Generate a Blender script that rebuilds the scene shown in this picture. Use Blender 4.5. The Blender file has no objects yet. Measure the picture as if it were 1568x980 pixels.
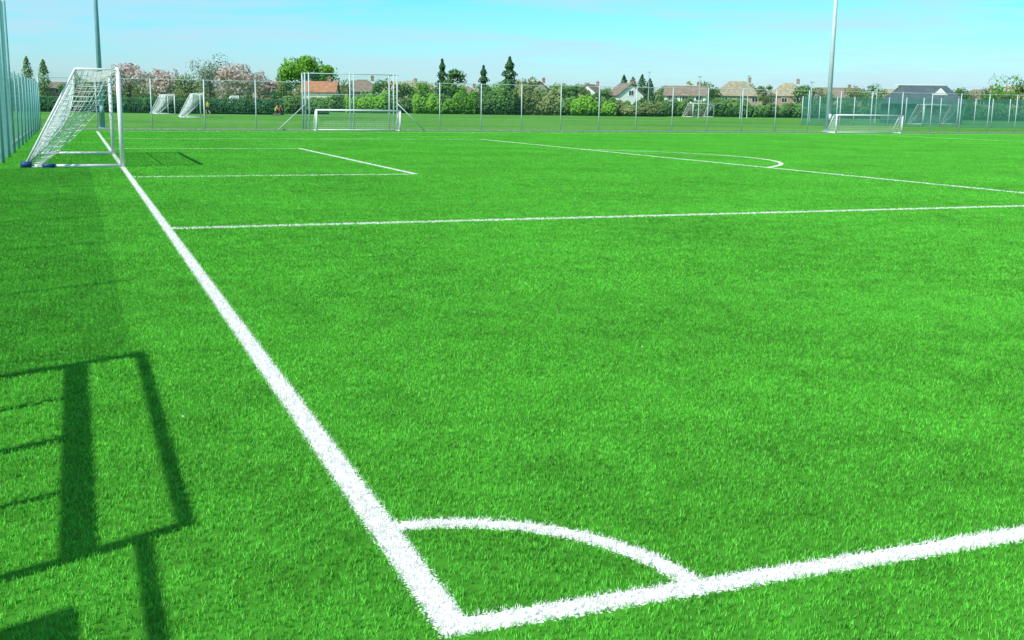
import bpy, math, random
import numpy as np
from mathutils import Vector, Matrix
random.seed(7); rng=np.random.default_rng(11)
scn=bpy.context.scene
COL=scn.collection
# ------------------------------------------------------------------ survey frame (tripod position, view heading)
CX,CY,CZ=-1.074,-3.234,1.70
YAW,PIT,ROL=math.radians(21.37),math.radians(10.99),math.radians(0.77)
def site(t,d):
    """ground point at distance d along the heading, t = sideways offset per metre"""
    return (CX+d*(math.sin(YAW)+math.cos(YAW)*t), CY+d*(math.cos(YAW)-math.sin(YAW)*t))
def face_rot(t): return -(YAW+math.atan(t))
SUN_EL=math.radians(47); SDX,SDY=0.9015,0.4327
# ------------------------------------------------------------------ materials
def nt(name):
    m=bpy.data.materials.new(name); m.use_nodes=True
    n=m.node_tree; b=n.nodes['Principled BSDF']; return m,n,b
def mat(name,col,rough=.6,metal=0,var=.15,scale=3.,spec=.3,bump=0):
    m,n,b=nt(name)
    tc=n.nodes.new('ShaderNodeTexCoord'); no=n.nodes.new('ShaderNodeTexNoise'); no.inputs['Scale'].default_value=scale; no.inputs['Detail'].default_value=5
    n.links.new(tc.outputs['Object'],no.inputs['Vector'])
    r=n.nodes.new('ShaderNodeMapRange'); r.inputs['From Min'].default_value=.3; r.inputs['From Max'].default_value=.7
    r.inputs['To Min'].default_value=1-var; r.inputs['To Max'].default_value=1+var
    n.links.new(no.outputs['Fac'],r.inputs['Value'])
    v=n.nodes.new('ShaderNodeVectorMath'); v.operation='SCALE'; v.inputs[0].default_value=col
    n.links.new(r.outputs[0],v.inputs['Scale']); n.links.new(v.outputs[0],b.inputs['Base Color'])
    b.inputs['Roughness'].default_value=rough; b.inputs['Metallic'].default_value=metal; b.inputs['Specular IOR Level'].default_value=spec
    if bump:
        bu=n.nodes.new('ShaderNodeBump'); bu.inputs['Strength'].default_value=bump; n.links.new(no.outputs['Fac'],bu.inputs['Height']); n.links.new(bu.outputs[0],b.inputs['Normal'])
    return m
def leafmat(name,dark,light,trans=.25):
    m,n,b=nt(name)
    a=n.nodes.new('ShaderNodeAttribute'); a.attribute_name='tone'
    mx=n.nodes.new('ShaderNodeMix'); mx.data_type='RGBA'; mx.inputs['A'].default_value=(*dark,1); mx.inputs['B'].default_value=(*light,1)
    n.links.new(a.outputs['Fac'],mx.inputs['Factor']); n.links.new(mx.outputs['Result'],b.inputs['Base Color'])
    b.inputs['Roughness'].default_value=.6; b.inputs['Specular IOR Level'].default_value=.2
    t=n.nodes.new('ShaderNodeBsdfTranslucent'); n.links.new(mx.outputs['Result'],t.inputs['Color'])
    ms=n.nodes.new('ShaderNodeMixShader'); ms.inputs[0].default_value=trans
    n.links.new(b.outputs[0],ms.inputs[1]); n.links.new(t.outputs[0],ms.inputs[2]); n.links.new(ms.outputs[0],n.nodes['Material Output'].inputs[0])
    return m
WHITE=mat('white_paint',(.8,.8,.8),.4,var=.06,spec=.5)
NET=mat('net_cord',(.8,.82,.8),.8,var=.05)
GALV=mat('galvanised_steel',(.50,.55,.57),.45,.2,var=.12)
GREENSTEEL=mat('green_coated_steel',(.16,.38,.37),.5,var=.12)
FARPOST=mat('grey_green_post',(.46,.57,.57),.5,var=.1)
MASTB=mat('mast_blue_grey',(.24,.42,.49),.5,var=.1)
MASTW=mat('mast_pale_grey',(.62,.68,.72),.5,var=.08)
BLUEP=mat('blue_plastic',(.02,.07,.22),.5)
DARK=mat('dark_board',(.03,.03,.035),.6)
BARK=mat('bark',(.10,.075,.055),.9,var=.3,scale=6)
GLASS=mat('window_glass',(.03,.04,.05),.1,spec=.8)
# ------------------------------------------------------------------ mesh builder
class MB:
    def __init__(s): s.v=[];s.f=[];s.m=[];s.t=[]
    def add(s,vs,fs,m=0,t=.5):
        o=len(s.v); s.v+= [tuple(x) for x in vs]; s.f+=[tuple(i+o for i in f) for f in fs]; s.m+=[m]*len(fs); s.t+=[t]*len(vs)
    def box(s,c,size,m=0,rot=0):
        x,y,z=[a/2 for a in size]; cr,sr=math.cos(rot),math.sin(rot)
        vs=[]
        for dz in(-z,z):
            for dx,dy in((-x,-y),(x,-y),(x,y),(-x,y)):
                vs.append((c[0]+dx*cr-dy*sr,c[1]+dx*sr+dy*cr,c[2]+dz))
        s.add(vs,[(0,3,2,1),(4,5,6,7),(0,1,5,4),(1,2,6,5),(2,3,7,6),(3,0,4,7)],m)
    def tube(s,p,q,r,n=8,m=0,r2=None,cap=True):
        p=Vector(p);q=Vector(q);d=(q-p)
        if d.length<1e-6:return
        d.normalize();a=d.cross(Vector((0,0,1)) if abs(d.z)<.95 else Vector((1,0,0))).normalized();b=d.cross(a)
        r2=r if r2 is None else r2; vs=[]
        for (c,rr) in((p,r),(q,r2)):
            for i in range(n):
                an=2*math.pi*i/n; vs.append(c+(a*math.cos(an)+b*math.sin(an))*rr)
        fs=[(i,(i+1)%n,n+(i+1)%n,n+i) for i in range(n)]
        if cap: fs+=[tuple(range(n-1,-1,-1)),tuple(range(n,2*n))]
        s.add(vs,fs,m)
    def obj(s,name,mats,parent=None,smooth=False,loc=None,rz=0):
        me=bpy.data.meshes.new(name); me.from_pydata(s.v,[],s.f)
        for mm in mats: me.materials.append(mm)
        me.polygons.foreach_set('material_index',s.m)
        at=me.attributes.new('tone','FLOAT','POINT'); at.data.foreach_set('value',s.t)
        if smooth: me.polygons.foreach_set('use_smooth',[True]*len(s.f))
        me.update(); o=bpy.data.objects.new(name,me); COL.objects.link(o)
        if parent: o.parent=parent
        if loc: o.location=loc
        o.rotation_euler[2]=rz
        return o
def empty(name,loc=(0,0,0),rz=0,parent=None):
    e=bpy.data.objects.new(name,None); COL.objects.link(e); e.location=loc; e.rotation_euler[2]=rz; e.empty_display_size=.3
    if parent:e.parent=parent
    return e
# ------------------------------------------------------------------ turf material with painted (tufted) lines
A1,G1,G2,A2,WID=12.30,23.1,38.5,49.3,61.6
GX,PX=6.65,17.67
HALF,LEN=50.,100.
DCX,DCR=12.85,8.0
def turf_material(name,gain,col,spec,lines=True):
    m,n,b=nt(name); N=n.nodes; L=n.links
    def M(op,a,b_=None,c=None):
        x=N.new('ShaderNodeMath'); x.operation=op
        for i,v in enumerate((a,b_,c)):
            if v is None: continue
            if isinstance(v,(int,float)): x.inputs[i].default_value=v
            else: L.new(v,x.inputs[i])
        return x.outputs[0]
    g=N.new('ShaderNodeNewGeometry')
    if lines:
        sp=N.new('ShaderNodeSeparateXYZ'); L.new(g.outputs['Position'],sp.inputs[0])
        # ragged edges: jitter at ~1-2 cm
        wn=N.new('ShaderNodeTexNoise'); wn.inputs['Scale'].default_value=80; wn.inputs['Detail'].default_value=3; L.new(g.outputs['Position'],wn.inputs['Vector'])
        sc=N.new('ShaderNodeSeparateColor'); L.new(wn.outputs['Color'],sc.inputs[0])
        X=M('ADD',sp.outputs[0],M('MULTIPLY',M('SUBTRACT',sc.outputs[0],.5),.12)); Y=M('ADD',sp.outputs[1],M('MULTIPLY',M('SUBTRACT',sc.outputs[1],.5),.12))
        sd=[]
        def box(x0,x1,y0,y1):
            ax=M('SUBTRACT',M('ABSOLUTE',M('SUBTRACT',X,(x0+x1)/2)),(x1-x0)/2)
            ay=M('SUBTRACT',M('ABSOLUTE',M('SUBTRACT',Y,(y0+y1)/2)),(y1-y0)/2)
            sd.append(M('MAXIMUM',ax,ay))
        def arc(cx,cy,r,xmin=None,ymin=None,w=.064):
            dx=M('SUBTRACT',X,cx);dy=M('SUBTRACT',Y,cy)
            dd=M('SQRT',M('ADD',M('MULTIPLY',dx,dx),M('MULTIPLY',dy,dy)))
            v=M('SUBTRACT',M('ABSOLUTE',M('SUBTRACT',dd,r)),w)
            if xmin is not None: v=M('MAXIMUM',v,M('SUBTRACT',xmin,X))
            if ymin is not None: v=M('MAXIMUM',v,M('SUBTRACT',ymin,Y))
            sd.append(v)
        w=.058
        box(-w,w,-w,WID+w); box(-w,LEN+w,-w,w)
        w=.066
        box(-w,LEN+w,WID-w,WID+w)
        box(0,PX+w,A1-w,A1+w); box(0,PX+w,A2-w,A2+w); box(PX-w,PX+w,A1,A2)
        box(0,GX+w,G1-w,G1+w); box(0,GX+w,G2-w,G2+w); box(GX-w,GX+w,G1,G2)
        box(HALF-w,HALF+w,0,WID)
        arc(0,0,.925,0,0,.048); arc(DCX,30.8,DCR,PX,None); arc(HALF,30.8,8.0)
        s=sd[0]
        for v in sd[1:]: s=M('MINIMUM',s,v)
        mask=M('LESS_THAN',s,0.)
    def noise(scale,det=3):
        x=N.new('ShaderNodeTexNoise'); x.inputs['Scale'].default_value=scale; x.inputs['Detail'].default_value=det; L.new(g.outputs['Position'],x.inputs['Vector']); return x.outputs['Fac']
    n1=noise(.35,1);n2=noise(2.6,3);n3=noise(17,2)
    tone=M('ADD',M('ADD',M('MULTIPLY',M('SUBTRACT',n1,.5),.5),M('MULTIPLY',M('SUBTRACT',n2,.5),.75)),M('MULTIPLY',M('SUBTRACT',n3,.5),.6))
    at=N.new('ShaderNodeAttribute'); at.attribute_name='tone'
    tone=M('ADD',M('ADD',tone,1.0),M('MULTIPLY',M('SUBTRACT',at.outputs['Fac'],.5),1.1))
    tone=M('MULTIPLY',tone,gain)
    vs=N.new('ShaderNodeVectorMath'); vs.operation='SCALE'; vs.inputs[0].default_value=col; L.new(tone,vs.inputs['Scale'])
    if lines:
        wt=M('ADD',.72,M('MULTIPLY',at.outputs['Fac'],.2)); wc=N.new('ShaderNodeVectorMath'); wc.operation='SCALE'; wc.inputs[0].default_value=(1,1,.95); L.new(wt,wc.inputs['Scale'])
        mx=N.new('ShaderNodeMix'); mx.data_type='RGBA'; L.new(mask,mx.inputs['Factor']); L.new(vs.outputs[0],mx.inputs['A']); L.new(wc.outputs[0],mx.inputs['B'])
        L.new(mx.outputs['Result'],b.inputs['Base Color'])
    else: L.new(vs.outputs[0],b.inputs['Base Color'])
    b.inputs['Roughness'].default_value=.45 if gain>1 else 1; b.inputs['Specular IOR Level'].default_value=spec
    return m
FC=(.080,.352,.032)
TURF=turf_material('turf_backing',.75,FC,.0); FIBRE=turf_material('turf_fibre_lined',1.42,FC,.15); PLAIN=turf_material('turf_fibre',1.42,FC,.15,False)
# ------------------------------------------------------------------ ground sheets
gm,gn,gb=nt('meadow_grass')
g=gn.nodes.new('ShaderNodeNewGeometry'); a=gn.nodes.new('ShaderNodeTexNoise'); a.inputs['Scale'].default_value=.06; a.inputs['Detail'].default_value=8
c=gn.nodes.new('ShaderNodeTexNoise'); c.inputs['Scale'].default_value=1.3; c.inputs['Detail'].default_value=6
gn.links.new(g.outputs['Position'],a.inputs['Vector']); gn.links.new(g.outputs['Position'],c.inputs['Vector'])
mm=gn.nodes.new('ShaderNodeMath'); mm.operation='ADD'; gn.links.new(a.outputs['Fac'],mm.inputs[0]); gn.links.new(c.outputs['Fac'],mm.inputs[1])
cr=gn.nodes.new('ShaderNodeValToRGB'); cr.color_ramp.elements[0].position=.36; cr.color_ramp.elements[0].color=(.06,.21,.03,1); cr.color_ramp.elements[1].position=.64; cr.color_ramp.elements[1].color=(.14,.35,.07,1)
mh=gn.nodes.new('ShaderNodeMath'); mh.operation='MULTIPLY'; mh.inputs[1].default_value=.5; gn.links.new(mm.outputs[0],mh.inputs[0]); gn.links.new(mh.outputs[0],cr.inputs[0]); gn.links.new(cr.outputs[0],gb.inputs['Base Color']); gb.inputs['Roughness'].default_value=1; gb.inputs['Specular IOR Level'].default_value=.0
MEADOW=gm
mb=MB(); mb.add([(-4000,-4000,-.004),(4000,-4000,-.004),(4000,4000,-.004),(-4000,4000,-.004)],[(0,1,2,3)]); mb.obj('ground',[MEADOW])
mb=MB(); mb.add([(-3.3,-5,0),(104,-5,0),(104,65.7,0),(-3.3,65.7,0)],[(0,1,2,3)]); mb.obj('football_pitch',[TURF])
CONC=mat('concrete',(.36,.37,.33),.9,var=.2,scale=4)
mb=MB(); mb.box((50,65.82,.03),(108,.2,.1)); mb.box((-3.3,30,.03),(.15,71,.1)); mb.obj('kerb',[CONC])
# turf fibres: instanced patches of bent blades
def patch(name,size,tufts,per,width,hmin,hmax,seed,tri=False):
    r=np.random.default_rng(seed); n=tufts*per
    cx=np.repeat(r.uniform(-size/2,size/2,tufts),per)+r.normal(0,.005,n); cy=np.repeat(r.uniform(-size/2,size/2,tufts),per)+r.normal(0,.005,n)
    h=r.uniform(hmin,hmax,n); an=r.uniform(0,2*np.pi,n); le=r.uniform(.1,.85,n)*h; la=np.repeat(r.uniform(0,2*np.pi,tufts),per)+r.normal(0,1.1,n)
    wx=np.cos(an)*width/2; wy=np.sin(an)*width/2; dx=np.cos(la)*le; dy=np.sin(la)*le
    tv=np.clip(np.repeat(r.uniform(.25,.75,tufts),per)+r.normal(0,.2,n),0,1)
    me=bpy.data.meshes.new(name)
    if tri:
        k=3; V=np.zeros((n,3,3)); wx*=1.35; wy*=1.35
        V[:,0]=np.stack([cx-wx,cy-wy,0*h],1);V[:,1]=np.stack([cx+wx,cy+wy,0*h],1);V[:,2]=np.stack([cx+dx,cy+dy,h],1)
        lo=np.arange(n*3); st=np.arange(n)*3
    else:
        k=5; V=np.zeros((n,5,3))
        V[:,0]=np.stack([cx-wx,cy-wy,0*h],1);V[:,1]=np.stack([cx+wx,cy+wy,0*h],1)
        V[:,2]=np.stack([cx+wx*.9+dx*.35,cy+wy*.9+dy*.35,h*.6],1);V[:,3]=np.stack([cx-wx*.9+dx*.35,cy-wy*.9+dy*.35,h*.6],1)
        V[:,4]=np.stack([cx+dx,cy+dy,h],1)
        base=(np.arange(n)*5)[:,None]; lo=np.concatenate([base+np.array([[0,1,2,3]]),base+np.array([[3,2,4]])],1).reshape(-1)
        st=np.stack([np.arange(n)*7,np.arange(n)*7+4],1).reshape(-1)
    me.vertices.add(n*k); me.vertices.foreach_set('co',V.reshape(-1))
    me.loops.add(len(lo)); me.loops.foreach_set('vertex_index',lo.astype(np.int32))
    me.polygons.add(len(st)); me.polygons.foreach_set('loop_start',st.astype(np.int32))
    me.update(calc_edges=True)
    at=me.attributes.new('tone','FLOAT','POINT'); at.data.foreach_set('value',np.repeat(tv,k).astype(np.float32))
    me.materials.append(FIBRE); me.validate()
    m2=me.copy(); m2.materials.clear(); m2.materials.append(PLAIN); return me,m2
dense=[patch('turf_dense',2.0,12500,4,.0024,.013,.024,s) for s in (1,2,3)]
midn=[patch('turf_medium',2.0,6800,4,.0034,.013,.025,s) for s in (7,8)]
mid=[patch('turf_far',2.0,3600,4,.0048,.014,.026,s,True) for s in (4,5)]
turf=empty('artificial_grass')
def near_line(x,y,e=1.2):
    def seg(x0,x1,y0,y1): return x0-e<x<x1+e and y0-e<y<y1+e
    return (seg(0,0,0,WID) or seg(0,LEN,0,0) or seg(0,LEN,WID,WID) or seg(0,PX,A1,A1) or seg(0,PX,A2,A2) or seg(PX,PX,A1,A2) or seg(0,GX,G1,G1) or seg(0,GX,G2,G2) or seg(GX,GX,G1,G2) or seg(HALF,HALF,0,WID)
      or abs(math.hypot(x-DCX,y-30.8)-DCR)<1.6 or abs(math.hypot(x-HALF,y-30.8)-8)<1.6)
cnt=0
for i in range(-2,52):
    for j in range(-3,33):
        x,y=i*2+1-1.3,j*2+1
        if x<-2.3 or y<-4.1 or y>64.8: continue
        dx,dy=x-CX,y-CY; f=dx*math.sin(YAW)+dy*math.cos(YAW); l=dx*math.cos(YAW)-dy*math.sin(YAW)
        if f<.6 or abs(l)>.5*f+3 : continue
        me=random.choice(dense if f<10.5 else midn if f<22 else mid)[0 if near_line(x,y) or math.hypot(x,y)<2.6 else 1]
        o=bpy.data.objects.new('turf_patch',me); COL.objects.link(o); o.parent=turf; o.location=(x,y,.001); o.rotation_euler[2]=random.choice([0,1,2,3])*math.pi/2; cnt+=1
# ------------------------------------------------------------------ goals
def lerp(a,b,t): return tuple(a[i]+(b[i]-a[i])*t for i in range(3))
def net_grid(mb,fn,nu,nv,r,m=0,keep=None):
    P=[[fn(i/nu,j/nv) for j in range(nv+1)] for i in range(nu+1)]
    for i in range(nu+1):
        for j in range(nv+1):
            if i<nu: mb.tube(P[i][j],P[i+1][j],r,3,m,cap=False)
            if j<nv: mb.tube(P[i][j],P[i][j+1],r,3,m,cap=False)
def big_goal(loc,rz,W=7.32,H=2.44,td=1.0,bd=2.3,cord=.006,step=.13,pr=.06,detail=True):
    # local: mouth in plane x=0 along +y, net towards -x
    e=empty('football_goal',loc,rz)
    f=MB()
    for y in(0,W):
        f.tube((0,y,0),(0,y,H+pr),pr,14); f.tube((-.0,y,H-.0),(-td,y,H),.028,8)
        f.tube((-td,y,H),(-bd,y,.05),.03,8); f.tube((-bd-.05,y,.045),(-.0,y,.045),.045,10)
    f.tube((0,-pr*.9,H),(0,W+pr*.9,H),pr*.97,14); f.tube((-bd,0,.045),(-bd,W,.045),.045,10); f.tube((-td,0,H),(-td,W,H),.02,8)
    f.obj('frame',[WHITE],e,True)
    nb=MB()
    def back(u,v):
        p=lerp((-td,0,H-.02),(-bd,0,.08),v); s=math.sin(math.pi*v)
        sag=.32*s*(.6+.4*math.sin(u*math.pi*4+.6))+.05*math.sin(u*37)*s
        return (p[0]+sag*.95,u*W,p[2]-.10*s+.03*math.sin(u*23+v*9)*s)
    net_grid(nb,back,int(W/step),int(2.75/step),cord)
    def top(u,v): return (-td*v,u*W,H-.09*math.sin(math.pi*v)*(1.2+math.sin(u*math.pi*6)))
    net_grid(nb,top,int(W/step),max(3,int(td/step)),cord)
    for y in(0,W):
        def side(u,v,y=y):
            z=H*(1-v)+.06*v
            xb=-td-(bd-td)*v; xe=-.05-.15*v-1.75*v**1.7
            if xe<xb+.05: xe=xb+.05
            x=xb+(xe-xb)*u
            return (x,y+.06*math.sin(u*5+v*7),z-.05*math.sin(math.pi*u))
        net_grid(nb,side,9,19,cord)
    nb.obj('net',[NET],e)
    if detail:
        w=MB()
        for y in(-.02,W+.02):
            w.tube((-bd-.10,y,.09),(-bd+.16,y,.09),.075,14); w.box((-bd+.55,y,.06),(.3,.12,.1))
        w.obj('anchor_weight',[BLUEP],e,True)
    return e
big_goal((0,27.0,0),0,cord=.0075)
big_goal((*site(-.276,115),0),math.radians(-3),cord=.012,step=.2,detail=False)
big_goal((*site(-.302,142),0),math.radians(2),cord=.012,step=.2,detail=False)
big_goal((*site(-.245,160),0),math.radians(-6),cord=.014,step=.24,detail=False)
for t,d,r in((.158,205,-62),(.107,245,-60),(.363,140,-75)):
    big_goal((*site(t,d),0),math.radians(r)+0.0,cord=.005,step=.4,detail=False,pr=.08)
def small_goal(loc,rz,W,H):
    e=empty('five_a_side_goal',loc,rz); f=MB(); 
    for x in(0,W):
        f.tube((x,0,0),(x,0,H),.055,10); f.tube((x,0,H),(x,.35,H),.03,8); f.tube((x,.35,H),(x,1.1,.04),.03,8); f.tube((x,0,.04),(x,1.15,.04),.035,8)
    f.tube((-.045,0,H),(W+.045,0,H),.057,10); f.tube((0,1.1,.04),(W,1.1,.04),.04,8); f.tube((0,.35,H),(W,.35,H),.022,6)
    f.obj('frame',[WHITE],e,True)
    nb=MB(); net_grid(nb,lambda u,v:(u*W,.35+.75*v-.12*math.sin(math.pi*v),H*(1-v)+.05*v),int(W/.14),9,.005)
    for x in(0,W): net_grid(nb,lambda u,v,x=x:(x,(.35+.75*v)*u,H*(1-v)+.05*v),6,8,.006)
    nb.obj('net',[NET],e)
small_goal((12.5,64.2,0),0,5.2,1.25); small_goal((50.2,64.0,0),0,5.9,1.3)
# ------------------------------------------------------------------ fences
def fence(name,p0,p1,H,spacing,postmat,wiremat,wv=.05,wh=.2,wr=.0025,pr=.035,rail=True,z0=.05):
    e=empty(name); L=math.hypot(p1[0]-p0[0],p1[1]-p0[1]); ux,uy=(p1[0]-p0[0])/L,(p1[1]-p0[1])/L
    P=lambda s,z,o=0:(p0[0]+ux*s-uy*o,p0[1]+uy*s+ux*o,z)
    mb=MB(); n=max(1,round(L/spacing))
    for i in range(n+1): mb.tube(P(L*i/n,0),P(L*i/n,H+.05),pr,8)
    mb.obj('posts',[postmat],e,True)
    if rail:
        r=MB(); r.tube(P(0,H),P(L,H),.022,6)
        r.obj('top_rail',[postmat],e)
    w=MB()
    k=int(L/wv)
    for i in range(k+1): w.tube(P(i*wv,z0,.045),P(i*wv,H-.01,.045),wr,3,cap=False)
    z=z0
    while z<H: w.tube(P(0,z,.05),P(L,z,.05),wr*1.1,3,cap=False); z+=wh
    w.obj('mesh_panel',[wiremat],e); return e
FX=-2.9
fence('mesh_fence',(FX,3.53),(FX,26.1),2.55,3.05,GREENSTEEL,GREENSTEEL,rail=False,wr=.0034,wh=.05,pr=.030)
fence('mesh_fence',(FX,26.2),(FX,35.3),4.6,3.03,GREENSTEEL,GREENSTEEL,pr=.035,rail=False,wr=.0015)
fence('mesh_fence',(FX,35.4),(FX,65.9),2.55,3.05,GREENSTEEL,GREENSTEEL,rail=False,wv=.075,wr=.0011,pr=.03)
fence('mesh_fence',(FX,66.0),(12.2,66.0),2.9,3.0,FARPOST,GREENSTEEL,wv=.1,wh=.25,wr=.002,pr=.038)
fence('mesh_fence',(18.0,66.0),(103,66.0),3.0,2.83,FARPOST,GREENSTEEL,wv=.1,wh=.25,wr=.002,pr=.038)
# tall goal-recess fence with brace
e=empty('recess_fence'); mb=MB()
for x in(12.3,15.1,17.9):
    for dx in(-.12,.12): mb.tube((x+dx,66,0),(x+dx,66,3.5),.045,8)
mb.tube((12.1,66,3.45),(18.1,66,3.45),.025,8); mb.tube((12.3,67.5,0),(12.3,67.5,3.5),.05,8);mb.tube((17.9,67.5,0),(17.9,67.5,3.5),.05,8)
mb.tube((12.3,66,3.45),(12.3,67.5,3.45),.03,6);mb.tube((17.9,66,3.45),(17.9,67.5,3.45),.03,6);mb.tube((12.3,67.5,2.2),(17.9,67.5,2.2),.02,6)
mb.tube((12.2,65.95,1.6),(10.4,65.6,0.02),.03,6);mb.tube((18.0,65.95,1.7),(19.7,65.6,.02),.03,6)
mb.obj('posts',[FARPOST],e,True); w=MB()
for i in range(57): w.tube((12.3+i*.1,67.5,.05),(12.3+i*.1,67.5,3.4),.003,3,cap=False)
for i in range(14): w.tube((12.3,67.5,.1+i*.25),(17.9,67.5,.1+i*.25),.003,3,cap=False)
w.obj('mesh_panel',[GREENSTEEL],e)
# gate beside the photographer (throws the frame shadow)
e=empty('steel_gate'); mb=MB()
y0,y1,ZT,ZL=.19,3.46,2.55,2.08
for y in(y0,y1): mb.box((FX,y,ZT/2),(.055,.065,ZT))
mb.box((FX,(y0+y1)/2,ZT+.02),(.05,y1-y0+.06,.04)); mb.box((FX,(y0+y1)/2,ZL),(.045,y1-y0-.065,.125))
ym=(y0+y1)/2; mb.box((FX,ym,(ZL-.0625)/2+.02),(.04,.075,ZL-.11))
for y in(y0+.8,y1-.8): mb.box((FX,y,(ZL-.0625)/2+.02),(.035,.045,ZL-.11))
for z in(.12,1.0):
    for a,b in((y0+.035,y0+.775),(y0+.825,ym-.04),(ym+.04,y1-.825),(y1-.775,y1-.035)): mb.box((FX,(a+b)/2,z),(.04,b-a,.05))
mb.tube((FX,y1,ZT),(FX,y1+.5,1.45),.016,6)
mb.obj('frame',[GREENSTEEL],e)
e=empty('sign_board'); mb=MB(); mb.box((FX+.07,-1.02,1.58),(.03,1.6,.8)); mb.obj('board',[DARK],e); mb=MB()
mb.box((FX,-2.45,2.36),(.045,5.2,.04)); 
for y in(-1.0,-3.0,-4.9): mb.box((FX,y,1.165),(.05,.05,2.33))
mb.obj('rail',[GREENSTEEL],e)
# ------------------------------------------------------------------ floodlight masts
def mast(x,y,H,m,r):
    e=empty('floodlight_mast',(x,y,0)); mb=MB(); mb.tube((0,0,.05),(0,0,H),r,14,r2=r*.5); mb.box((0,0,.04),(.55,.55,.08)); mb.box((.0,-r-.05,1.1),(.2,.14,.5))
    mb.obj('pole',[m],e,True); h=MB(); h.box((0,0,H+.1),(2.2,.12,.12))
    for dx in(-.9,-.3,.3,.9):
        h.box((dx,-.15,H-.1),(.42,.2,.34))
    h.obj('lamp_heads',[GALV],e)
mast(.42,67.3,15,MASTB,.16); mast(52.0,67.4,15,MASTW,.20)
# ------------------------------------------------------------------ foliage
def leafcards(mb,pts,nrm,size,tones,m=1):
    for p,nn,s,t in zip(pts,nrm,size,tones):
        n=Vector(nn); n=n.normalized() if n.length>1e-5 else Vector((0,0,1))
        a=n.cross(Vector((0,0,1)));a=a.normalized() if a.length>1e-3 else Vector((1,0,0)); b=n.cross(a)
        r=random.random()*6.28; a,b=a*math.cos(r)+b*math.sin(r),b*math.cos(r)-a*math.sin(r); p=Vector(p)
        k1,k2=random.uniform(.5,1),random.uniform(.5,1)
        mb.add([p-a*s*k1,p+b*s*.6*k2,p+a*s*k2,p-b*s*.6*k1],[(0,1,2,3)],m,t)
GREENS={'mid':leafmat('leaf_mid',(.035,.10,.025),(.16,.34,.08)),'bright':leafmat('leaf_bright',(.06,.20,.015),(.24,.52,.05)),'dark':leafmat('leaf_conifer',(.02,.075,.03),(.08,.21,.07)),
 'pink':leafmat('blossom',(.26,.27,.18),(.74,.58,.53)),'grey':leafmat('sparse_leaf',(.10,.16,.10),(.30,.38,.23)),'olive':leafmat('leaf_olive',(.08,.14,.04),(.31,.37,.14)),'hedge':leafmat('leaf_hedge',(.018,.08,.03),(.07,.21,.07))}
def tree(name,t,d,H,W,kind='round',leaf='mid',n=1500,trunk=.22,sz=.3,off=0):
    x,y=site(t,d); mb=MB(); base=H*(1-min(.85,1.0 if kind in('conifer','poplar') else .80))
    if kind=='conifer': base=H*.06
    if kind=='poplar': base=H*.08
    mb.tube((0,0,0),(random.uniform(-.1,.1),0,H*.55),trunk*H/9,8,0,r2=trunk*H/20); mb.tube((0,0,H*.5),(0,0,H*.9),trunk*H/20,6,0,r2=.02)
    P=[];Nn=[];S=[];T=[]
    if kind=='round' or kind=='bare':
        K=12 if kind=='round' else 16; lobes=[]
        for i in range(K):
            th=random.uniform(0,6.28); ph=random.uniform(-.75,1.); rr=random.uniform(.45,.85)
            c=Vector((math.cos(th)*rr*W/2*math.sqrt(max(0,1-ph*ph*.8)),math.sin(th)*rr*W/2*math.sqrt(max(0,1-ph*ph*.8)),base+(H-base)*(.5+.36*ph)))
            lobes.append((c,random.uniform(.16,.30)*W,random.uniform(-.12,.15)))
            s0=Vector((0,0,random.uniform(base*.7,H*.5))); md=s0.lerp(c,.5)+Vector((0,0,-.02*H))
            mb.tube(s0,md,.05*H/6,5,0,r2=.03*H/6); mb.tube(md,c,.03*H/6,5,0,r2=.012)
            for q in range(4 if kind=='bare' else 2):
                dv=Vector((random.gauss(0,1),random.gauss(0,1),abs(random.gauss(0,1)))).normalized(); mb.tube(c,c+dv*W*.2,.02,3,0,r2=.006)
        for i in range(n):
            c,r,tt=random.choice(lobes); dv=Vector((random.gauss(0,1),random.gauss(0,1),random.gauss(0,1))).normalized(); q=r*random.uniform(.55,1.08)
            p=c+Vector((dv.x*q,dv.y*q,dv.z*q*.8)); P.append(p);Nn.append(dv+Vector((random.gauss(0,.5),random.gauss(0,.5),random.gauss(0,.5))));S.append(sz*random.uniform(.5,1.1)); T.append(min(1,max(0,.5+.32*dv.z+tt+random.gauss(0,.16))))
    else:
        for i in range(n):
            v=random.random()**(1.3 if kind=='conifer' else 1.0); z=base+(H-base)*v
            if kind=='conifer': R=W/2*(1-v)**.7*(.72+.28*math.sin(v*38+random.uniform(-.3,.3)))+.08
            else: R=W/2*math.sin(math.pi*min(1,.10+.9*v)**.8)**.7
            th=random.uniform(0,6.28); R*=1+.22*math.sin(th*3+z*1.7); q=R*math.sqrt(random.uniform(.25,1.05))
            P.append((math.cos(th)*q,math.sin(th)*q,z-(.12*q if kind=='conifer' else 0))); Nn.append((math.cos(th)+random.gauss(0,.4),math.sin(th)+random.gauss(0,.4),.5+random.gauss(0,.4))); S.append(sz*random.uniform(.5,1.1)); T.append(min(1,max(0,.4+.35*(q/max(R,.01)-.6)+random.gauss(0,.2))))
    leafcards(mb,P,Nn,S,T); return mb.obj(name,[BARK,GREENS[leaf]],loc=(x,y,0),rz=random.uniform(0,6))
tree('poplar_tree',-.431,300,12.6,3.4,'poplar','mid',1200,sz=.38); tree('poplar_tree',-.4165,300,11.8,3.8,'poplar','mid',1200,sz=.38)
tree('cherry_blossom_tree',-.341,220,8.6,8.0,'round','pink',2600,sz=.38); tree('cherry_blossom_tree',-.308,205,7.2,7.2,'round','pink',2200,sz=.38); tree('cherry_blossom_tree',-.292,200,6.0,5,'round','olive',1400)
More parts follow.
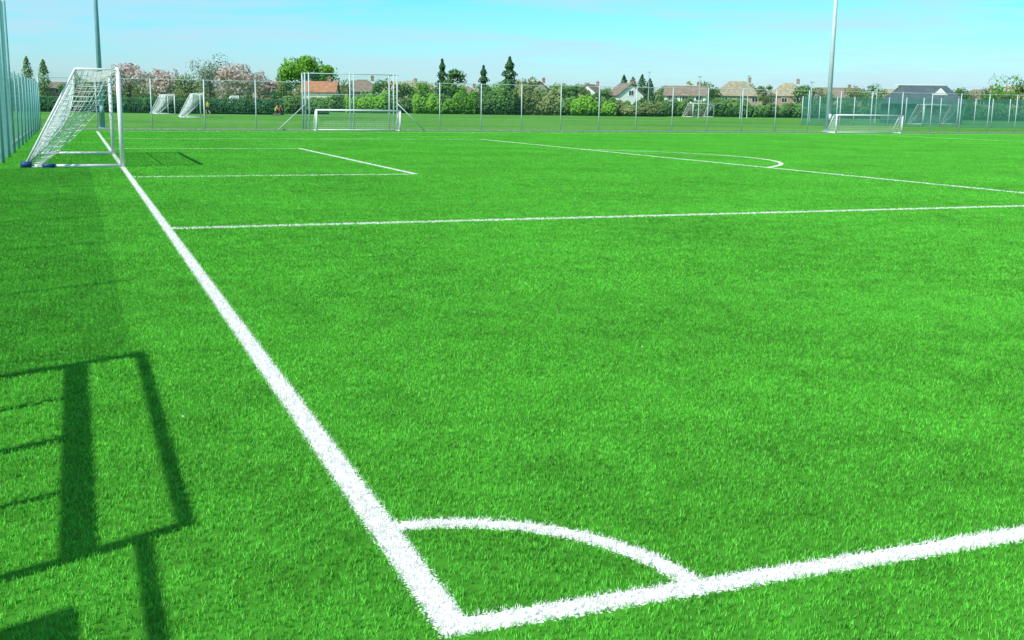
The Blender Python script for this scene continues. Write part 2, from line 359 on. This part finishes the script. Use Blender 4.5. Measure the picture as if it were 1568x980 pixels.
tree('cherry_blossom_tree',-.246,195,7.5,8.0,'round','pink',2600,sz=.38); tree('cherry_blossom_tree',-.226,205,6.9,5.5,'round','pink',1600,sz=.38); tree('broadleaf_tree',-.325,230,6.8,5.5,'round','olive',1400)
tree('bare_tree',-.270,230,10.8,9.4,'bare','grey',2500,sz=.28)
tree('broadleaf_tree',-.184,235,10.9,11.2,'round','bright',5200,sz=.45)
tree('conifer_tree',-.0645,240,11.0,4.6,'conifer','dark',2200,sz=.38); tree('broadleaf_tree',-.0565,238,9.3,5.8,'round','mid',2200,sz=.38)
tree('conifer_tree',-.028,240,9.8,4.6,'conifer','dark',1900,sz=.38); tree('conifer_tree',-.005,240,11.6,7.4,'conifer','dark',3100,sz=.42)
for t,h,w in((.096,9.8,3.2),(.104,9.3,3.8),(.112,10,3.4),(.119,9,3.2)): tree('cypress_tree',t,300,h,w,'poplar','dark',1000,sz=.4)
for t,d,h,w,lf in((-.395,260,6.2,6,'mid'),(-.375,240,6.0,5,'olive'),(-.36,240,5.4,5,'mid'),(-.205,230,5.6,5,'mid'),(-.152,230,6.4,5.5,'olive'),(-.117,235,7.0,5,'mid'),(-.10,225,5.8,5,'mid'),(-.085,230,6.2,6,'bright'),(.012,230,7.4,6,'olive'),(-.018,225,5.9,6,'bright'),(.035,235,6.8,7,'mid'),(.053,235,6.0,5,'mid'),(.06,240,5.6,5,'olive'),(.082,240,5.6,5,'mid'),(.135,300,7,5,'mid'),(.168,262,8.2,4.6,'mid'),(.176,265,7,4,'olive'),(.205,300,8.4,6,'olive'),(.222,270,7.5,5,'olive'),(.256,250,7.0,5.5,'mid'),(.268,240,6.2,6,'mid'),(.30,265,6.9,7,'olive'),(.318,260,7.4,7,'mid'),(.392,255,6.8,6,'mid'),(.40,260,6.4,6,'olive'),(.424,255,8.0,5.5,'mid'),(.434,250,9.8,7.5,'bright'),(.447,250,8.4,6,'mid'),(.46,240,8,6,'olive'),(-.45,280,6.5,7,'mid'),(-.47,280,8,7,'mid'),(.48,240,8,6,'mid')):
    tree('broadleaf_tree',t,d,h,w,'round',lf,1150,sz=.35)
def hedge(name,t0,t1,d,H,var,thick,leaf,n,sz=.35,dvar=0):
    mb=MB(); L=[]; ph=[random.uniform(0,6.28) for _ in range(6)]
    def top(s):
        v=sum(math.sin(s*f+p)*a for f,p,a in zip((25,61,130,277,510,910),ph,(.5,.5,.45,.35,.25,.2)))/1.1
        return H*(1+var*v*.5)
    W=(t1-t0)*d
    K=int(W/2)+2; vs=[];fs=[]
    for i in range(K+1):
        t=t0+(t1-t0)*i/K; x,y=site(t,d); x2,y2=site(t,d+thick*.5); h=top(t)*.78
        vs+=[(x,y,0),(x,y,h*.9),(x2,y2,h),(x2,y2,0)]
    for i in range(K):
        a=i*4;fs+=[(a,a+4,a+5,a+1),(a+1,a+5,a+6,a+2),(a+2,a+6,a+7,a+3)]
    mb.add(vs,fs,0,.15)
    P=[];Nn=[];S=[];T=[]
    for i in range(n):
        t=random.uniform(t0,t1); h=top(t)
        if random.random()<.45: dd=d+random.uniform(-.1,.5)*thick; z=h*random.uniform(.84,1.06); up=1.
        else: z=h*random.uniform(0.02,.98); dd=d-.05*thick-thick*.28*math.sin(math.pi*min(1,z/h))*random.uniform(.3,1); up=.2
        x,y=site(t,dd); P.append((x,y,z)); Nn.append((-math.sin(YAW)+random.gauss(0,.6),-math.cos(YAW)+random.gauss(0,.6),up+.3+random.gauss(0,.5))); S.append(sz*random.uniform(.5,1.2))
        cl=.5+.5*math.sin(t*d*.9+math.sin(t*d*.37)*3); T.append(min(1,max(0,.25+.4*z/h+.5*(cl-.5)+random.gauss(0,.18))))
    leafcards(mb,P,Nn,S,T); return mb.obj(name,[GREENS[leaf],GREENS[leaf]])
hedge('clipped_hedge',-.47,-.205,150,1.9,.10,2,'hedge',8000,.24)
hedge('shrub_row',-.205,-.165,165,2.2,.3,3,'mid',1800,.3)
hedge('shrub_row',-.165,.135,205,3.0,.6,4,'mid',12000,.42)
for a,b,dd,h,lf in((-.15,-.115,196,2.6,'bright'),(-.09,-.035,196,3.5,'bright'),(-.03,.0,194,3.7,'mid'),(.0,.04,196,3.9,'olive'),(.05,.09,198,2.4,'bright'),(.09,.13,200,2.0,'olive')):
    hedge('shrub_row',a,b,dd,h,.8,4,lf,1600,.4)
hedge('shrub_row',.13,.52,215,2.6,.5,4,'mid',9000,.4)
hedge('distant_trees',-.55,.60,380,6.2,.7,9,'olive',20000,.8)
hedge('distant_trees',-.55,.60,520,8.6,.45,9,'grey',12000,1.1)
# ------------------------------------------------------------------ houses
BRICK=mat('brick',(.36,.24,.18),.9,var=.2,scale=2); CREAM=mat('cream_render',(.66,.63,.52),.9,var=.08); WREND=mat('white_render',(.75,.75,.73),.9,var=.06); TAN=mat('tan_brick',(.42,.36,.27),.9,var=.2,scale=2)
RED=mat('orange_tile',(.40,.20,.11),.9,var=.25,scale=1.5,bump=.3,spec=.1); BROWN=mat('brown_tile',(.24,.20,.15),.9,var=.25,scale=1.5,bump=.3,spec=.1); OCHRE=mat('ochre_tile',(.33,.30,.20),.9,var=.25,scale=1.5,bump=.3,spec=.1); SLATE=mat('slate',(.08,.12,.13),.7,var=.2,scale=1.5)
TIMBER=mat('black_timber',(.03,.025,.02),.8); DOOR=mat('door_paint',(.08,.10,.14),.5)
def house(name,t,d,w,dep,eave,ridge,wall,roof,kind='side',turn=0,chim=True,tudor=False,dormer=False):
    x,y=site(t,d); e=empty(name,(x,y,0),face_rot(t)+math.radians(turn)); hw,hd=w/2,dep/2
    mb=MB(); mb.box((0,0,eave/2),(w,dep,eave))
    if kind=='side': mb.add([(-hw,-hd,eave),(-hw,hd,eave),(-hw,0,ridge-.1),(hw,-hd,eave),(hw,hd,eave),(hw,0,ridge-.1)],[(0,2,1),(3,4,5)])
    if kind=='front': mb.add([(-hw,-hd,eave),(hw,-hd,eave),(0,-hd,ridge-.1),(-hw,hd,eave),(hw,hd,eave),(0,hd,ridge-.1)],[(0,1,2),(3,5,4)])
    mb.obj('walls',[wall],e)
    r=MB(); o=.35
    if kind=='side':
        for s in(-1,1): r.add([(-hw-o,s*(hd+o),eave-.12),(hw+o,s*(hd+o),eave-.12),(hw+o,0,ridge),(-hw-o,0,ridge),(-hw-o,s*(hd+o),eave+.06),(hw+o,s*(hd+o),eave+.06),(hw+o,0,ridge+.18),(-hw-o,0,ridge+.18)],[(0,1,2,3),(4,5,6,7),(0,1,5,4),(1,2,6,5),(3,0,4,7)])
    elif kind=='front':
        for s in(-1,1): r.add([(s*(hw+o),-hd-o,eave-.12),(s*(hw+o),hd+o,eave-.12),(0,hd+o,ridge),(0,-hd-o,ridge),(s*(hw+o),-hd-o,eave+.06),(s*(hw+o),hd+o,eave+.06),(0,hd+o,ridge+.18),(0,-hd-o,ridge+.18)],[(0,1,2,3),(4,5,6,7),(0,1,5,4),(1,2,6,5),(3,0,4,7)])
    else:
        k=min(hd*.9,hw*.75); r.add([(-hw-o,-hd-o,eave),(hw+o,-hd-o,eave),(hw+o,hd+o,eave),(-hw-o,hd+o,eave),(-hw+k,0,ridge),(hw-k,0,ridge)],[(0,1,5,4),(1,2,5),(2,3,4,5),(3,0,4),(0,3,2,1)])
    r.obj('roof',[roof],e)
    f=MB(); gl=MB()
    def win(cx,cz,ww,wh,yy=-hd):
        gl.box((cx,yy-.02,cz),(ww,.03,wh)); 
        for sx in(-1,1): f.box((cx+sx*(ww/2+.04),yy-.03,cz),(.08,.07,wh+.16))
        for sz in(-1,1): f.box((cx,yy-.035,cz+sz*(wh/2+.04)),(ww,.08,.08))
        f.box((cx,yy-.045,cz),(.06,.04,wh))
    nw=max(2,int(w/2.8))
    for fl in range(2 if eave>4 else 1):
        for i in range(nw):
            if fl==0 and i==nw//2: continue
            win(-hw+w*(i+.5)/nw,1.4+fl*2.4,1.3,1.1)
    if kind=='front': win(0,eave+.5,1.0,.9)
    f.obj('window_frames',[WREND],e); gl.obj('window_panes',[GLASS],e)
    dd=MB(); dd.box((-hw+w*(nw//2+.5)/nw,-hd-.03,1.05),(.95,.06,2.1)); dd.obj('door',[DOOR],e)
    if chim:
        c=MB(); cx=hw*.55; c.box((cx,0,ridge+.2),(.7,.6,1.1)); c.box((cx,0,ridge+.8),(.85,.75,.12)); c.tube((cx-.15,0,ridge+.85),(cx-.15,0,ridge+1.1),.1,8);c.tube((cx+.15,0,ridge+.85),(cx+.15,0,ridge+1.1),.1,8); c.obj('chimney',[BRICK],e)
    if tudor:
        b=MB()
        for i in range(-4,5): b.box((i*w/9.5,-hd-.02,eave*.78),(.16,.05,eave*.42))
        b.box((0,-hd-.02,eave*.56),(w,.06,.18)); b.obj('timbering',[TIMBER],e)
    return e
house('brick_house',-.217,290,7.5,7,4.3,6.6,BRICK,RED,'side',12)
house('brick_house',-.172,215,6.0,6,3.6,5.5,CREAM,RED,'side',-8)
house('tiled_roof_house',-.135,280,9,8,4.4,7.4,BRICK,BROWN,'hip',10)
house('tiled_roof_house',-.098,300,11,8,4.6,7.3,TAN,OCHRE,'side',-12)
house('tiled_roof_house',-.045,310,10,8,4.4,6.4,TAN,BROWN,'hip',8)
house('tiled_roof_house',.018,300,8,8,4.8,7.9,TAN,OCHRE,'front',14)
house('white_gabled_house',.067,320,7,8,4.6,7.6,WREND,BROWN,'front',-16)
house('white_gabled_house',.0975,240,5.4,8,4.0,6.4,WREND,BROWN,'front',18)
house('timber_framed_house',.152,250,9,7,4.2,6.2,WREND,BROWN,'side',-6,tudor=True)
house('tiled_roof_house',.196,280,11,8,4.6,8.2,TAN,OCHRE,'hip',12)
house('tiled_roof_house',.241,290,9,8,4.8,8.2,BRICK,OCHRE,'hip',-10)
house('tiled_roof_house',.285,300,11,8,4.6,7.2,TAN,BROWN,'side',10)
house('tiled_roof_house',.33,300,10,8,4.6,7.2,TAN,OCHRE,'hip',0)
house('tiled_roof_house',.41,280,10,8,4.5,7.0,BRICK,BROWN,'hip',8)
house('tiled_roof_house',.452,280,9,8,4.5,7.8,TAN,OCHRE,'side',-8)
house('tiled_roof_house',-.40,310,12,8,4.4,6.3,BRICK,BROWN,'hip',4)
# sports pavilion
x,y=site(.360,152); e=empty('sports_pavilion',(x,y,0),face_rot(.36)+math.radians(14)); mb=MB(); mb.box((0,0,1.3),(9,7,2.6)); mb.obj('walls',[mat('green_boarding',(.05,.14,.11),.8)],e)
mb=MB(); mb.add([(-5,-4,2.55),(5,-4,2.55),(5,4,2.55),(-5,4,2.55),(-2.8,-.3,5.0),(3.0,-.3,5.0),(3.0,.3,5.0),(-2.8,.3,5.0)],[(0,1,5,4),(1,2,6,5),(2,3,7,6),(3,0,4,7),(4,5,6,7),(3,2,1,0)]); mb.add([(.6,-2.2,3.65),(3.0,-2.2,3.65),(1.8,-2.2,4.75),(.6,.2,3.7),(3.0,.2,3.7),(1.8,.2,4.75)],[(0,3,5,2),(1,2,5,4)]); mb.box((-.5,0,5.08),(6.6,.35,.12),1); mb.obj('roof',[SLATE,WREND],e)
mb=MB(); mb.add([(.65,-2.17,3.6),(2.95,-2.17,3.6),(1.8,-2.17,4.7)],[(0,1,2)]); mb.obj('gablet',[WREND],e)
mb=MB()
for i in range(4): mb.box((-3.3+i*2.1,-3.53,1.6),(1.2,.05,.9))
mb.obj('windows',[GLASS],e)
# tennis court windbreak fence
NETG=mat('windbreak_netting',(.07,.28,.22),.9,var=.15,scale=.8)
e=empty('windbreak_fence'); mb=MB();w=MB(); n=16
for i in range(n+1):
    t=.255+(.50-.255)*i/n; X,Y=site(t,118); mb.tube((X,Y,0),(X,Y,3.0),.05,8)
    if i<n:
        X2,Y2=site(t+(.50-.255)/n,118)
        K=36
        for k in range(K): a=k/K; w.tube((X+(X2-X)*a,Y+(Y2-Y)*a,.05),(X+(X2-X)*a,Y+(Y2-Y)*a,2.9),.012,3,cap=False)
        for k in range(30): w.tube((X,Y,.05+k*.1),(X2,Y2,.05+k*.1),.014,3,cap=False)
mb.obj('posts',[FARPOST],e,True); w.obj('netting',[NETG],e)
for (t,d,h) in((.163,180,6.5),(.206,190,7),(.118,210,8),(.20,185,5.5),(.262,150,5.2),(.32,150,5)):
    X,Y=site(t,d); mb=MB(); mb.tube((X,Y,0),(X,Y,h),.09,8,r2=.05); mb.box((X,Y,h),(.7,.15,.12)); mb.obj('lamp_post',[FARPOST])
# ------------------------------------------------------------------ people on the far pitch
SKIN=mat('skin',(.5,.3,.2),.6); YEL=mat('yellow_shirt',(.7,.55,.05),.8); NAVY=mat('navy_cloth',(.03,.05,.12),.8); REDC=mat('red_shirt',(.45,.05,.04),.8); HAIR=mat('hair',(.04,.025,.015),.7)
def person(t,d,rz,shirt,pose=0):
    st=.28 if pose==1 else .12; cr=0
    if pose==2: J={'pel':(0,0,.62),'che':(.18,0,1.0),'nec':(.26,0,1.15),'hed':(.32,0,1.30),'kl':(.32,.14,.48),'al':(.0,.14,.08),'tl':(.16,.14,.03),'kr':(.22,-.14,.45),'ar':(-.25,-.14,.08),'tr':(-.1,-.14,.03),'sl':(.2,.19,1.06),'el':(.4,.24,.85),'hl':(.5,.2,.62),'sr':(.2,-.19,1.06),'er':(.38,-.24,.85),'hr':(.5,-.18,.6)}
    else: J={'pel':(0,0,.92),'che':(.03,0,1.28),'nec':(.04,0,1.48),'hed':(.06,0,1.66),'kl':(st*.8,.10,.50),'al':(st*.7,.10,.08),'tl':(st*.7+.17,.10,.03),'kr':(-st*.2,-.10,.50),'ar':(-st*1.4,-.10,.10),'tr':(-st*1.4+.15,-.10,.04),'sl':(.03,.19,1.40),'el':(-.10,.25,1.14),'hl':(.08,.24,.92),'sr':(.03,-.19,1.40),'er':(.02,-.25,1.13),'hr':(.2,-.24,.96)}
    R={'pel':.13,'che':.15,'nec':.06,'hed':.10,'kl':.065,'al':.045,'tl':.04,'kr':.065,'ar':.045,'tr':.04,'sl':.06,'el':.045,'hl':.035,'sr':.06,'er':.045,'hr':.035}
    E=[('pel','che'),('che','nec'),('nec','hed'),('pel','kl'),('kl','al'),('al','tl'),('pel','kr'),('kr','ar'),('ar','tr'),('che','sl'),('sl','el'),('el','hl'),('che','sr'),('sr','er'),('er','hr')]
    ks=list(J); me=bpy.data.meshes.new('person'); me.from_pydata([J[k] for k in ks],[(ks.index(a),ks.index(b)) for a,b in E],[])
    o=bpy.data.objects.new('tmp',me); COL.objects.link(o); md=o.modifiers.new('s','SKIN'); 
    if not me.skin_vertices:
        bpy.context.view_layer.objects.active=o; o.select_set(True)
        try: bpy.ops.mesh.customdata_skin_add()
        except Exception: pass
    for i,k in enumerate(ks):
        try: me.skin_vertices[0].data[i].radius=(R[k],R[k]); me.skin_vertices[0].data[i].use_root=(k=='pel')
        except Exception: pass
    o.modifiers.new('u','SUBSURF').levels=1
    dg=bpy.context.evaluated_depsgraph_get(); me2=bpy.data.meshes.new_from_object(o.evaluated_get(dg)); bpy.data.objects.remove(o)
    me2.materials.clear()
    for m in (SKIN,shirt,NAVY,HAIR): me2.materials.append(m)
    hz=J['hed'][2]; nz=J['nec'][2]; pz=J['pel'][2]
    for p in me2.polygons:
        z=p.center.z; y=abs(p.center.y)
        p.material_index=3 if z>hz+.03 else 0 if z>nz else 0 if (y>.2 and z<nz-.3) else 1 if z>pz+.02 else 2 if z>pz-.35 else 0 if z>.12 else 3
        p.use_smooth=True
    X,Y=site(t,d); o=bpy.data.objects.new('person',me2); COL.objects.link(o); o.location=(X,Y,0); o.rotation_euler[2]=rz
    return o
person(-.2725,140,2.,YEL,1); person(-.247,158,.4,YEL,0); person(-.2095,140,-.3,REDC,2); person(-.213,141,-.3,YEL,2)
# small scraps on the turf
SCR=mat('paper_scrap',(.8,.8,.8),.8)
mb=MB()
for (x,y) in((-.62,2.78),(1.9,5.2),(3.1,7.7),(5.5,10.2),(2.6,3.6)):
    s=.009; mb.add([(x-s,y-s,.024),(x+s,y-s*.6,.030),(x+s*.8,y+s,.024),(x-s*.7,y+s*.8,.031)],[(0,1,2,3)])
mb.obj('paper_scraps',[SCR])
# ------------------------------------------------------------------ sun, sky, camera
s=bpy.data.lights.new('sun','SUN'); s.energy=4.9; s.angle=math.radians(.5); s.color=(1,.97,.90); so=bpy.data.objects.new('sun',s); COL.objects.link(so)
dv=Vector((SDX*math.cos(SUN_EL),SDY*math.cos(SUN_EL),-math.sin(SUN_EL))); so.rotation_euler=dv.to_track_quat('-Z','Y').to_euler()
W=bpy.data.worlds.new('World'); scn.world=W; W.use_nodes=True; n=W.node_tree; N=n.nodes; L=n.links; bg=N['Background']
sk=N.new('ShaderNodeTexSky'); sk.sky_type='NISHITA'; sk.sun_disc=False; sk.sun_elevation=SUN_EL; sk.sun_rotation=math.atan2(-SDX,-SDY); sk.air_density=1.0; sk.dust_density=.6; sk.ozone_density=1.5
tc=N.new('ShaderNodeTexCoord'); sx=N.new('ShaderNodeSeparateXYZ'); L.new(tc.outputs['Generated'],sx.inputs[0])
rp=N.new('ShaderNodeValToRGB'); rp.color_ramp.elements[0].position=0.0; rp.color_ramp.elements[0].color=(.48,.65,.86,1); rp.color_ramp.elements[1].position=.30; rp.color_ramp.elements[1].color=(.30,.54,.66,1)
el=rp.color_ramp.elements.new(.10); el.color=(.22,.75,.90,1)
L.new(sx.outputs[2],rp.inputs[0])
mu0=N.new('ShaderNodeMix'); mu0.data_type='RGBA'; mu0.blend_type='MULTIPLY'; mu0.inputs['Factor'].default_value=1; L.new(sk.outputs[0],mu0.inputs['A']); L.new(rp.outputs[0],mu0.inputs['B'])
mu=N.new('ShaderNodeVectorMath'); mu.operation='SCALE'; mu.inputs['Scale'].default_value=1.4; L.new(mu0.outputs['Result'],mu.inputs[0])
mp=N.new('ShaderNodeMapping'); mp.inputs['Scale'].default_value=(3.2,3.2,34); mp.inputs['Rotation'].default_value=(.05,-.03,0); L.new(tc.outputs['Generated'],mp.inputs[0])
cn=N.new('ShaderNodeTexNoise'); cn.inputs['Scale'].default_value=1.6; cn.inputs['Detail'].default_value=8; cn.inputs['Roughness'].default_value=.6; cn.inputs['Distortion'].default_value=.5; L.new(mp.outputs[0],cn.inputs['Vector'])
cm=N.new('ShaderNodeMapRange'); cm.inputs['From Min'].default_value=.42; cm.inputs['From Max'].default_value=.72; cm.inputs['To Max'].default_value=.8; L.new(cn.outputs['Fac'],cm.inputs['Value'])
cx=N.new('ShaderNodeMix'); cx.data_type='RGBA'; L.new(cm.outputs[0],cx.inputs['Factor']); L.new(mu.outputs[0],cx.inputs['A']); cx.inputs['B'].default_value=(3.8,5.2,6.0,1)
L.new(cx.outputs['Result'],bg.inputs[0]); bg.inputs[1].default_value=.15
cam=bpy.data.cameras.new('camera'); co=bpy.data.objects.new('camera',cam); COL.objects.link(co); scn.camera=co
cam.sensor_width=36; cam.lens=36*1695/1568; cam.clip_start=.05; cam.clip_end=9000
F=Vector((math.sin(YAW)*math.cos(PIT),math.cos(YAW)*math.cos(PIT),-math.sin(PIT))); R=Vector((math.cos(YAW),-math.sin(YAW),0)); U=R.cross(F)
R2=R*math.cos(ROL)+U*math.sin(ROL); U2=U*math.cos(ROL)-R*math.sin(ROL)
co.matrix_world=Matrix(((R2.x,U2.x,-F.x,CX),(R2.y,U2.y,-F.y,CY),(R2.z,U2.z,-F.z,CZ),(0,0,0,1)))
scn.view_settings.view_transform='Standard'; scn.view_settings.look='None'; scn.view_settings.exposure=0
